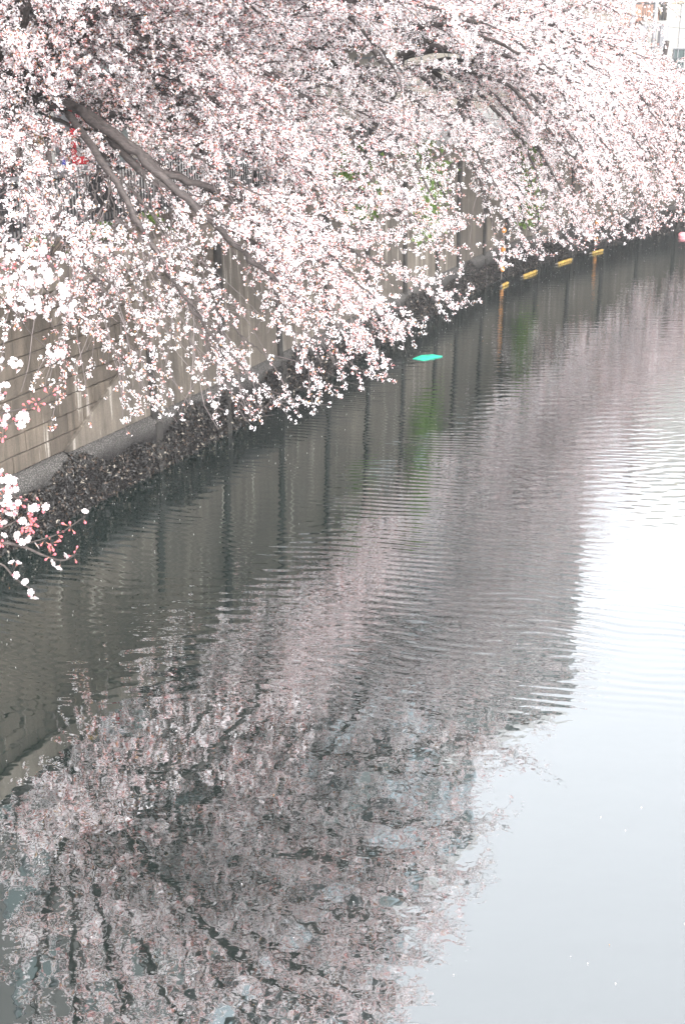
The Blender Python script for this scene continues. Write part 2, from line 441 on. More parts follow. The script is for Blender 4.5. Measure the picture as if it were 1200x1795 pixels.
# mussels on the footing: shells nobody could count
def mussels():
    nM = 34000
    s = s_at(14) + (s_at(52) - s_at(14)) * rng.random(nM) ** 1.35
    zt = 0.60 + 0.16 * np.sin(s * 1.7) + 0.1 * np.sin(s * 4.1)
    z = rng.random(nM) ** 0.85 * (zt + 0.15) - 0.03
    P = np.array([bank(a, -0.14 - 0.06 * rng.random() * (1 - b * 0.9), b) for a, b in zip(s, z)])
    sz = rng.uniform(0.018, 0.050, nM)
    d = rng.normal(size=(nM, 3)); d[:, 2] -= 0.4; d /= np.linalg.norm(d, axis=1)[:, None]
    e = np.cross(d, rng.normal(size=(nM, 3))); e /= np.linalg.norm(e, axis=1)[:, None]; g = np.cross(d, e)
    V = np.stack([P + d * sz[:, None], P + e * sz[:, None] * .45, P + g * sz[:, None] * .4, P - e * sz[:, None] * .45, P - d * sz[:, None] * .7], 1)
    T = np.array([(0, 1, 2), (0, 2, 3), (4, 2, 1), (4, 3, 2)])
    F = (T[None] + (np.arange(nM) * 5)[:, None, None]).reshape(-1, 3)
    base = np.array([[.003, .0027, .0027], [.008, .0068, .0055], [.034, .022, .015], [.14, .125, .105]])
    c = base[rng.choice(4, nM, p=[.56, .27, .12, .05])] * rng.uniform(.7, 1.3, nM)[:, None]
    o = link('mussel_bed', tri_mesh('mussel_bed', V.reshape(-1, 3), F, M['shells'], np.repeat(c, 5, 0)))
    tag(o, 'black and brown mussels crusted along the foot of the river wall', 'mussels', None, 'stuff')
mussels()

# fence on the bank ----------------------------------------------------------------------------------------------------
def fence():
    u = 1.42; s0, s1 = s_at(16.5), s_at(36)
    root = empty('picket_fence', bank(s0, u, GZ))
    tag(root, 'black metal picket fence with grey handrail and ball topped posts', 'fence')
    posts = np.arange(s0, s1, 1.9)
    pk = MB(); pk.box(-.011, .011, -.011, .011, 0.10, 0.93); pk_me = pk.mesh('picket', M['black'])
    po = MB(); po.box(-.035, .035, -.035, .035, -0.05, 1.07); po_me = po.mesh('post', M['black'])
    ba = MB(); ba.ball((0, 0, 1.115), 0.058, 10, 6); ba_me = ba.mesh('ball', M['black'], True)
    n_p = 0
    for k, s in enumerate(posts):
        t = tang(s); a = math.atan2(t[1], t[0])
        o = link('post', po_me, root); o.matrix_parent_inverse = Matrix.Translation(root.location).inverted()
        o.location = bank(s, u, GZ); o.rotation_euler = (0, 0, a)
        b = bpy.data.objects.new('ball', ba_me); C.objects.link(b); b.parent = o
        if k + 1 == len(posts): break
        e = posts[k + 1]
        MB().tube([bank(s + .03, u, GZ + 1.0), bank((s + e) / 2, u, GZ + 1.0), bank(e - .03, u, GZ + 1.0)], 0.036, 8).build('handrail', M['rail'], root)
        for zz in (0.10, 0.90):
            MB().tube([bank(s + .03, u, GZ + zz), bank(e - .03, u, GZ + zz)], 0.018, 4).build('crossbar', M['black'], root)
        for q in np.arange(s + 0.1, e - 0.06, 0.095):
            if n_p >= 200: break
            p = link('picket', pk_me, root); p.matrix_parent_inverse = Matrix.Translation(root.location).inverted()
            p.location = bank(q, u, GZ); p.rotation_euler = (0, 0, a); n_p += 1
fence()

# ------------------------------------------------------------------ buildings along the street
def frame_of(corner, ang):
    return Matrix.Translation(Vector(corner)) @ Matrix.Rotation(ang, 4, 'Z')
def building(name, label, corner, ang, width, depth, height, floors, wall, bays, style='window', group=None, podium=0):
    """corner = the street-side corner toward the river's far reach; the front runs back along -x of its own frame"""
    root = empty(name, corner, ang); tag(root, label, 'building', group)
    Mx = frame_of(corner, ang); z0 = -0.3
    MB().box(-width, 0, 0, depth, z0, height, Mx).build('wall', wall, root)
    MB().box(-width - .15, .15, -.15, depth + .15, height, height + 0.5, Mx).build('roof', M['roof'], root)
    if podium: MB().box(-width - .02, .02, -.04, -.001, -.3, podium, Mx).build('ground_floor', M['beige'] if podium < 4.5 else M['wallw'], root)
    fh = height / floors; bw = width / bays
    for fl in range(floors):
        zb = fl * fh
        if style == 'balcony':
            MB().box(-width + .1, -.1, -1.1, -.002, zb + fh - .25, zb + fh - .05, Mx).build('balcony_slab', M['pole'], root)
            if fl: MB().box(-width + .1, -.1, -1.1, -1.02, zb - .05, zb + 0.95, Mx).build('balcony_front', M['wallg'] if fl % 2 else M['wallb'], root)
        for b in range(bays):
            x0 = -width + b * bw + bw * .18; x1 = -width + (b + 1) * bw - bw * .18
            zs, zt = (zb + .1, zb + fh * .72) if style == 'balcony' else (zb + fh * .34, zb + fh * .80)
            fr = MB()
            for q in ((x0, x1, zs - .06, zs), (x0, x1, zt, zt + .06), (x0 - .06, x0, zs - .06, zt + .06), (x1, x1 + .06, zs - .06, zt + .06), ((x0 + x1) / 2 - .03, (x0 + x1) / 2 + .03, zs, zt)):
                fr.box(q[0], q[1], -.06, .03, q[2], q[3], Mx)
            f = fr.build('window', M['frame'], root)
            MB().box(x0, x1, -.012, .02, zs, zt, Mx).build('pane', M['glass'], f)
        # side windows on the end wall that faces down the street
        if style != 'blank':
            for y0 in (depth * .3, depth * .65):
                f = MB().box(-.02, .05, y0 - .06, y0 + 1.06, zb + fh * .36, zb + fh * .78, Mx).build('side_window', M['frame'], root)
                MB().box(.045, .062, y0, y0 + 1.0, zb + fh * .38, zb + fh * .76, Mx).build('pane', M['glass'], f)
    return root
building('apartment_block', 'tall grey apartment block with balcony bands, its corner above the nearest trees', (1.45, 45.0, GZ), R(62), 14, 9, 33, 11, M['wallg'], 5, 'balcony', podium=4.2)
building('office_block', 'slim blue grey office block rising behind the cherry trees', (6.6, 57.0, GZ), R(52), 11, 9, 28.2, 9, M['wallb'], 4, podium=4.2)
building('office_block', 'dark grey flat roofed block beside the white house with the small window', (11.9, 60.5, GZ), R(40), 12, 9, 22.2, 7, M['wallg'], 4, podium=4.2)
building('apartment_block', 'dark brown apartment block over a white ground floor behind the two nearest trunks', (-6.6, 33.5, GZ), R(66), 15, 8, 24, 8, M['wallk'], 5, 'shop', podium=5.8)
building('town_house', 'low orange brown house glimpsed through the blossom in mid picture', (-0.35, 42.0, GZ), R(66), 3.2, 5, 5.4, 2, M['orangew'], 1)

def white_house():
    D = 62.0
    a = at(1165, 60, D); z_top = 13.5
    root = empty('white_house', (a[0], D, GZ)); tag(root, 'plain white house with a small two pane window at its corner', 'building')
    Mx = Matrix.Translation((a[0], D, 0)) @ Matrix.Rotation(R(-4), 4, 'Z')
    MB().box(0, 9, 0, 8, GZ - .3, z_top, Mx).build('wall', M['wallw'], root)
    MB().box(-.08, 9.1, -.08, 8.1, z_top, z_top + .25, Mx).build('roof', M['cream'], root)
    zc = at(1200, 4, D)[2]
    MB().box(0.01, 8.9, -.035, -.002, zc - .05, zc + .05, Mx).build('ledge', M['cream'], root)
    for py in (66, 84):
        z = at(1190, py, D)[2]; MB().box(0.01, 8.9, -.02, -.002, z - .02, z + .02, Mx).build('string_course', M['rail'], root)
    x0 = at(1181, 90, D)[0] - a[0]; x1 = at(1197, 90, D)[0] - a[0]; zt = at(1190, 84, D)[2] - 0.03; zb = at(1190, 118, D)[2]
    f = MB()
    for q in ((x0, x1, zb - .05, zb), (x0, x1, zt - .05, zt), (x0 - .06, x0, zb - .05, zt), (x1, x1 + .04, zb - .05, zt), (x0, x1, (zb + zt) / 2 - .02, (zb + zt) / 2 + .02)):
        f.box(q[0], q[1], -.05, .03, q[2], q[3], Mx)
    fo = f.build('window', M['frame'], root)
    for k, (p, q) in enumerate(((zb, (zb + zt) / 2 - .02), ((zb + zt) / 2 + .02, zt - .05))):
        MB().box(x0, x1, -.015, .02, p, q, Mx).build('pane', M['glass'], fo)
    x = at(1191, 40, D)[0] - a[0]
    MB().tube([Mx @ Vector((x, -.03, GZ)), Mx @ Vector((x, -.03, z_top))], 0.015, 5).build('downpipe', M['rail'], root)
white_house()

def terrace_house():
    D = 60.0
    l = at(1122, 60, D)[0]; r = at(1163, 60, D)[0]; zp = at(1140, 36, D)[2]
    root = empty('terrace_house', ((l + r) / 2, D, GZ)); tag(root, 'house with a rounded white parapet and pink brown gable above', 'building')
    m = MB(); n = 10; R0 = (r - l)
    ring = [(l + (r - l) * (1 - math.cos(math.pi / 2 * i / n)) , D - 0.0 - R0 * .35 * math.sin(math.pi / 2 * i / n)) for i in range(n + 1)]
    ring = [(l, D + 5.0)] + ring + [(r, D + 5.0)]
    for z in (GZ - .3, zp): m.v += [(x, y, z) for x, y in ring]
    k = len(ring)
    for i in range(k): m.f.append((i, (i + 1) % k, (i + 1) % k + k, i + k))
    m.f.append(tuple(range(k, 2 * k)))
    m.build('parapet', M['wallw'], root)
    zb = at(1140, 46, D)[2]
    MB().tube([(x, y - .02, zb) for x, y in ring[1:-1]], 0.03, 5).build('moulding', M['rail'], root)
    gx0, gx1 = at(1138, 10, D)[0], r - .02; zg = zp - .2; zr = at(1150, -60, D)[2]
    g = MB(); yb, yf = D + 4.2, D + 1.2
    pr = [(gx0 - 1.2, zg), (gx1, zg), (gx1, at(1160, 22, D)[2]), (gx0, zr), (gx0 - 1.2, zr)]
    g.v = [(x, yf, z) for x, z in pr] + [(x, yb, z) for x, z in pr]; q = len(pr)
    for i in range(q): g.f.append((i, (i + 1) % q, (i + 1) % q + q, i + q))
    g.f.append(tuple(reversed(range(q)))); g.f.append(tuple(range(q, 2 * q)))
    g.build('gable', M['wallp'], root)
    a_, b_ = Vector((gx0, yf - .1, zr)), Vector((gx1 + .05, yf - .1, at(1160, 22, D)[2]))
    MB().hexa([a_ + Vector((0, -.1, -.1)), b_ + Vector((0, -.1, -.1)), b_ + Vector((0, 2.6, -.1)), a_ + Vector((0, 2.6, -.1)), a_ + Vector((0, -.1, .12)), b_ + Vector((0, -.1, .12)), b_ + Vector((0, 2.6, .12)), a_ + Vector((0, 2.6, .12))]).build('fascia', M['cream'], root)
    rl = MB()
    for f in np.linspace(0.1, 0.98, 9):
        i = f * (len(ring) - 3); q0 = ring[1 + int(i)]; rl.tube([(q0[0], q0[1] + .05, zp), (q0[0], q0[1] + .05, zp + .85)], .018, 4)
    rl.tube([(x, y + .05, zp + .85) for x, y in ring[1:-1]], .022, 5)
    rl.build('railing', M['black'], root)
terrace_house()

building('apartment_block', 'beige apartment block beyond the river bend, past the white house', (40.6, 80.0, GZ), R(3), 14.3, 9, 29, 9, M['beige'], 5)

def utility_pole(px, D, label, rad=0.15, top=13.0):
    p = at(px, 40, D); root = empty('utility_pole', (p[0], D, GZ)); tag(root, label, 'pole')
    MB().tube([(p[0], D, GZ - .3), (p[0], D, top)], [rad * 1.1, rad * .8], 10).build('shaft', M['pole'], root, smooth=True)
    for z in (top - .6, top - 1.4): MB().box(p[0] - .9, p[0] + .9, D - .05, D + .05, z, z + .1).build('crossarm', M['rail'], root)
    MB().tube([(p[0] + .35, D - .1, top - 3.2), (p[0] + .35, D - .1, top - 2.3)], .22, 10).build('transformer', M['pole'], root)
    z = at(px, 8, D)[2]
    MB().box(p[0] - .5, p[0] + .3, D - .04, D + .04, z, z + .08).build('bracket', M['black'], root)
utility_pole(1147, 57, 'dark grey utility pole in front of the pink brown gable', 0.10, 9.2)
utility_pole(1107, 56, 'pale utility pole at the edge of the blossom by the parapet house', 0.12, 9.2)
utility_pole(98, 28, 'grey utility pole behind the nearest trees at upper left', 0.17, 12)
for k, (z0, z1) in enumerate(((7.9, 7.0), (6.9, 6.5))):
    a = at(1147, 20, 57); p = []
    for t in np.linspace(0, 1, 9): p.append((a[0] + 12 * t, 57 + 1.5 * t, z0 + (z1 - z0) * t - .8 * t * (1 - t)))
    o = MB().tube(p, .012, 4).build('power_line', M['black']); tag(o, ['upper thin power line crossing the white house', 'lower thin power line crossing the white house'][k], 'power line', 'power lines by the white house')

# festival things behind the fence
def banner():
    p = at(128, 250, 25.6); base = np.array([p[0], 25.6, GZ]); root = empty('festival_banner', base)
    tag(root, 'red and white upright cloth banner behind the fence rail', 'banner')
    MB().tube([base, base + np.array([0, 0, 1.85])], .018, 6).build('pole', M['rail'], root)
    MB().tube([base + np.array([-.06, -.02, 1.75]), base + np.array([.32, -.02, 1.75])], .012, 5).build('arm', M['rail'], root)
    for k, (x0, x1, m) in enumerate(((-0.03, 0.075, 'red'), (0.077, 0.25, 'white'))):
        g = MB(); n = 8
        for i in range(n + 1):
            z = .70 + 1.03 * i / n; y = -.05 + .025 * math.sin(i * 1.3 + k)
            g.v += [(base[0] + x0, base[1] + y, base[2] + z), (base[0] + x1, base[1] + y + .02 * math.sin(i * .9), base[2] + z),
                    (base[0] + x1, base[1] + y + .008 + .02 * math.sin(i * .9), base[2] + z), (base[0] + x0, base[1] + y + .008, base[2] + z)]
        for i in range(n):
            for j in range(4): g.f.append((i * 4 + j, i * 4 + (j + 1) % 4, i * 4 + 4 + (j + 1) % 4, i * 4 + 4 + j))
        g.f.append((0, 3, 2, 1)); g.f.append(tuple(n * 4 + j for j in range(4)))
        g.build('cloth_stripe', M[m], root)
    MB().box(base[0] - .02, base[0] + .30, base[1] - .075, base[1] - .062, base[2] + .72, base[2] + .86).build('cloth_foot', M['red'], root)
banner()
def lantern(px, py, D, mat, label, r=0.11):
    p = at(px, py, D); root = empty('paper_lantern', p); tag(root, label, 'lantern', 'paper lanterns strung along the street')
    g = MB(); g.ball(p, r, 10, 7, 1.35); g.build('shade', M[mat], root, smooth=True)
    for s_, nm in ((1, 'cap'), (-1, 'base_ring')):
        z = p[2] + s_ * r * 1.3; MB().tube([(p[0], p[1], z - .012), (p[0], p[1], z + .012)], r * .5, 10).build(nm, M['black'], root)
    MB().tube([(p[0], p[1], p[2] + r * 1.3), (p[0], p[1], p[2] + r * 1.3 + .35)], .008, 4).build('cord', M['rope'], root)
lantern(62, 33, 22.5, 'red', 'red paper lantern high among the twigs at upper left')
lantern(72, 50, 23.4, 'red', 'red paper lantern just under the highest red one')
lantern(76, 132, 22.8, 'yellow', 'topmost yellow paper lantern above the thick limb')
lantern(73, 151, 23.5, 'yellow', 'small yellow paper lantern close under the topmost yellow one', .09)
lantern(76, 186, 23.0, 'yellow', 'yellow paper lantern hanging level with the thick limb')
lantern(66, 248, 22.6, 'yellow', 'lowest yellow paper lantern, left of the red and white banner')
lantern(132, 208, 22.2, 'red', 'red paper lantern right above the red and white banner', .08)
bp = at(113, 288, 21.6)
ob = MB().tube([bp, bp + np.array([0, 0, .12])], .036, 8).build('blue_bucket', m_plain('blue_plastic', (.02, .05, .35), .4)); tag(ob, 'small blue container beside the foot of the red banner', 'container')

# ------------------------------------------------------------------ plants hanging on the wall
def leaf_heap(name, label, cat, s, z0, z1, half, n, size, u0=-0.18, group=None):
    root = empty(name, bank(s, 0.1, z1)); tag(root, label, cat, group)
    ss = s + rng.normal(0, half * .5, n); zz = z0 + (z1 - z0) * rng.random(n) ** .8
    uu = u0 - .12 * rng.random(n) + np.where(zz > 3.8, .35, 0)
    P = np.array([bank(a, b, c) for a, b, c in zip(ss, uu, zz)])
    d = rng.normal(size=(n, 3)); d[:, 2] -= .5; d /= np.linalg.norm(d, axis=1)[:, None]
    e = np.cross(d, rng.normal(size=(n, 3))); e /= np.linalg.norm(e, axis=1)[:, None]
    k = size * rng.uniform(.6, 1.3, n)[:, None]; g = np.cross(d, e)
    V = np.stack([P - d * k, P + e * k * .55 + g * k * .1, P + d * k, P - e * k * .55 + g * k * .1], 1).reshape(-1, 3)
    F = (np.array([(0, 1, 2), (0, 2, 3)])[None] + (np.arange(n) * 4)[:, None, None]).reshape(-1, 3)
    link('leaves', tri_mesh('leaves', V, F, M['leaf']), root, 'stuff')
    st = MB()
    for _ in range(10):
        a = s + random.gauss(0, half * .4); st.tube([bank(a, .1, z1), bank(a + random.uniform(-.2, .2), u0 + .02, z1 - .3), bank(a + random.uniform(-.4, .4), u0 + .02, z0 + random.random() * .6)], .008, 3)
    st.build('stem', M['bark'], root)
leaf_heap('ivy', 'broad green ivy hanging over the wall behind the white blossom', 'ivy', s_at(32.6), 2.0, 4.3, 1.0, 1300, .075)
leaf_heap('ivy', 'bright green ivy down the wall above the orange floats', 'ivy', s_at(39.6), 1.3, 3.9, .75, 900, .08)
leaf_heap('ivy', 'olive ivy heap on the wall top under the dark bough', 'ivy', s_at(28.6), 3.0, 4.6, .9, 800, .07)
for k, (D, lb) in enumerate(((21.9, 'small green tuft on the wall top below the ball topped post'), (19.2, 'small green tuft on the planting bed near the left fence end'), (20.6, 'small green tuft at the fence foot below the banner'))):
    leaf_heap('fern_tuft', lb, 'plant', s_at(D), 3.75, 4.05, .28, 90, .06, .3, 'tufts on the planting bed')

# ------------------------------------------------------------------ floats, sheet, petals on the water
def boom(s0, n, label):
    root = empty('float_boom', bank(s0, -.55, 0)); tag(root, label, 'float boom', 'booms of yellow floats along the wall')
    me = MB(); me.ball((0, 0, 0), .050, 10, 7, .9); mesh = me.mesh('float', M['yellow'], True)
    for k in range(n):
        for r in range(2):
            if r: continue
            o = bpy.data.objects.new('float', mesh); C.objects.link(o); o.parent = root; o.matrix_parent_inverse = Matrix.Translation(root.location).inverted()
            o.location = bank(s0 + k * .125, -.55 - r * .11, .035); o.scale = (1, 1, 1)
    MB().tube([bank(s0 - .25 + k * .125, -.55, .04) for k in range(n + 3)], .02, 5).build('rope', M['rope'], root)
for D, n, lb in ((37.3, 4, 'short boom of four yellow floats below the orange wall floats'), (38.85, 8, 'boom of yellow floats, second along the wall from the orange floats'),
                 (41.0, 8, 'boom of yellow floats partly under the drooping blossom tips'), (43.0, 6, 'farthest boom of yellow floats behind the blossom tips')):
    boom(s_at(D), n, lb)
def float_string(s, label, top):
    root = empty('float_string', bank(s, -.2, 3.5)); tag(root, label, 'float string', 'orange floats hung down the wall')
    MB().tube([bank(s, -.2, 3.6), bank(s, -.22, 0.05)], .015, 5).build('rope', M['rope'], root)
    for z in np.arange(0.35, top, 0.55):
        g = MB(); g.ball(bank(s, -.24, z), .068, 10, 7, 1.25); g.build('float', M['orange'], root, smooth=True)
float_string(s_at(38.0), 'string of orange floats hung down the wall beside the bright green ivy', 2.3)
float_string(s_at(43.6), 'string of orange floats farther along, behind the drooping blossom tips', 1.3)

g = MB(); cx = at(723, 629, 28.3); P = [at(723, 629, 27.9), at(745, 632, 27.8), at(775, 625, 28.2), at(757, 622, 28.4), at(738, 623.5, 28.3)]
zs = [.012, .013, .02, .014, .013]
D_on = lambda px, py: (lambda r: np.array([0, 0, CAM_H]) + r * (-CAM_H / r[2]))(ray(px, py))
Q = [D_on(723, 629), D_on(742, 632.5), D_on(775, 625.5), D_on(757, 622), D_on(738, 623.5)]
g.v = [(q[0], q[1], z) for q, z in zip(Q, zs)] + [(q[0], q[1], z - .012) for q, z in zip(Q, zs)]
g.f = [(0, 1, 2, 3, 4), (9, 8, 7, 6, 5)] + [(i, i + 5, (i + 1) % 5 + 5, (i + 1) % 5) for i in range(5)]
tag(g.build('plastic_sheet', M['teal']), 'turquoise plastic sheet floating flat on the grey water', 'plastic sheet')
q = D_on(1195, 414); g = MB(); g.ball((q[0], q[1], .05), .16, 10, 6, .6); tag(g.build('pink_float', m_plain('pink_plastic', (.75, .3, .33), .5), smooth=True), 'pink float lying on the water by the far bend', 'float')

def petals():
    n = 2600
    px = rng.uniform(-100, 1300, n); py = 420 + (1900 - 420) * rng.random(n) ** .9
    P = np.array([D_on(a, b) for a, b in zip(px, py)]); P[:, 2] = .006
    extra = 1500                                # thicker along the foot of the wall
    s = s_at(15) + (s_at(46) - s_at(15)) * rng.random(extra); P2 = np.array([bank(a, -.25 - abs(rng.normal(0, 1.0)), .006) for a in s])
    P = np.concatenate([P[:60], P2[:420]]); n = len(P)
    a = rng.uniform(0, 6.28, n); r = rng.uniform(.004, .008, n)
    V = np.stack([P + np.stack([np.cos(a + t) * r, np.sin(a + t) * r, 0.004 * (i % 2) + 0 * a], 1) for i, t in enumerate((0, 1.3, 3.1, 4.7))], 1).reshape(-1, 3)
    F = (np.array([(0, 1, 2), (0, 2, 3)])[None] + (np.arange(n) * 4)[:, None, None]).reshape(-1, 3)
    c = np.tile(np.array([.85, .80, .80]), (n, 1)); c[rng.random(n) < .06] = (.55, .25, .08)
    tag(link('floating_petals', tri_mesh('floating_petals', V, F, M['petal'], np.repeat(c, 4, 0))), 'fallen white petals scattered over the still water', 'petals', None, 'stuff')
petals()

# ------------------------------------------------------------------ cherry trees
WHITE = np.array([.925, .895, .91]); PINKC = np.array([.87, .60, .62]); BUD = np.array([.76, .35, .35]); CAL = np.array([.52, .24, .19]); LEAFC = np.array([.48, .29, .14])
def rot_to(d):
    d = d / np.linalg.norm(d); a = np.array([1., 0, 0]) if abs(d[0]) < .8 else np.array([0, 1., 0])
    x = np.cross(a, d); x /= np.linalg.norm(x); return np.stack([x, np.cross(d, x), d], 1)
def make_cluster(seed, lod, pink):
    r = np.random.default_rng(seed); V = []; T = []; Cc = []
    nf = {0: 5, 1: 6, 2: 4}[lod]; nb = {0: 2, 1: 1, 2: 1}[lod]
    if pink: nf, nb = max(1, nf - 3), nb + (3 if lod == 0 else 2)
    def addf(c, d, rad):
        Rm = rot_to(d); k = 5 if lod < 2 else 4; n0 = len(V)
        V.append(c - d * rad * .25); Cc.append(PINKC * .3 + WHITE * .7)
        ph = r.random() * 6.28; tint = r.uniform(.93, 1.0)
        for j in range(k):
            a = ph + 6.283 * j / k; q = Rm @ np.array([math.cos(a) * rad, math.sin(a) * rad, rad * r.uniform(.05, .35)])
            V.append(c + q); Cc.append(WHITE * tint * (.72 if lod == 2 else .95) + (PINKC * .14 if lod == 2 else 0) if not pink else (WHITE * .6 + PINKC * .38))
        if lod == 0:
            for j in range(k): T.append((n0, n0 + 1 + j, n0 + 1 + (j + 1) % k))
        elif lod == 1:
            T.append((n0 + 1, n0 + 2, n0)); T.append((n0, n0 + 2, n0 + 4)); T.append((n0 + 4, n0 + 2, n0 + 3))
        else: T.append((n0 + 1, n0 + 2, n0 + 3)); T.append((n0 + 1, n0 + 3, n0 + 4))
    def addb(c, d, L, wd, col):
        Rm = rot_to(d); n0 = len(V)
        for j in range(3):
            a = 2.094 * j; V.append(c + Rm @ np.array([math.cos(a) * wd, math.sin(a) * wd, 0])); Cc.append(col)
        V.append(c + d * L); Cc.append(col)
        for j in range(3): T.append((n0 + j, n0 + (j + 1) % 3, n0 + 3))
    dirs = r.normal(size=(nf, 3)); dirs /= np.linalg.norm(dirs, axis=1)[:, None]
    for d in dirs: addf(d * r.uniform(.024, .046) + np.array([0, 0, -.008]), d, r.uniform(.0148, .0185) * (1.22 if lod == 2 else 1.08 if lod == 1 else 1))
    for _ in range(nb):
        d = r.normal(size=3); d /= np.linalg.norm(d); t = r.random()
        col = BUD if t < .55 else (CAL if t < .85 else LEAFC)
        addb(d * .006, d, r.uniform(.022, .042), .006 if lod == 0 else .009, col)
    return np.array(V), np.array(T), np.array(Cc)
TPL = {l: [[make_cluster(100 * l + k, l, False) for k in range(6)], [make_cluster(100 * l + 50 + k, l, True) for k in range(4)]] for l in (0, 1, 2)}
def blossoms_mesh(name, P, pinkness, scale, lod):
    """one mesh of flower clusters at points P; pinkness is the chance that a cluster is still in bud"""
    n = len(P); Vs = []; Ts = []; Cs = []; off = 0
    is_p = rng.random(n) < pinkness
    for pk in (0, 1):
        sel0 = np.where(is_p == bool(pk))[0]; tp = TPL[lod][pk]
        which = rng.integers(0, len(tp), len(sel0))
        for k, (v, t, c) in enumerate(tp):
            sel = sel0[which == k]; m = len(sel)
            if not m: continue
            ax = rng.normal(size=(m, 4)); ax /= np.linalg.norm(ax, axis=1)[:, None]; w_, x, y, z = ax.T
            Rm = np.stack([1 - 2 * (y * y + z * z), 2 * (x * y - z * w_), 2 * (x * z + y * w_), 2 * (x * y + z * w_), 1 - 2 * (x * x + z * z), 2 * (y * z - x * w_),
                           2 * (x * z - y * w_), 2 * (y * z + x * w_), 1 - 2 * (x * x + y * y)], 1).reshape(m, 3, 3)
            sc_ = scale * np.clip(rng.lognormal(0, .17, m), .65, 1.45)
            VV = np.einsum('mij,vj->mvi', Rm, v) * sc_[:, None, None] + P[sel][:, None, :]
            Vs.append(VV.reshape(-1, 3)); Ts.append((t[None] + off + (np.arange(m) * len(v))[:, None, None]).reshape(-1, 3))
            tint = rng.uniform(.92, 1.05, (m, 1, 1)) * np.array([1, 1, 1])
            Cs.append(np.clip(c[None] * tint, 0, .92).reshape(-1, 3)); off += m * len(v)
    return tri_mesh(name, np.concatenate(Vs), np.concatenate(Ts), M['petal'], np.concatenate(Cs))

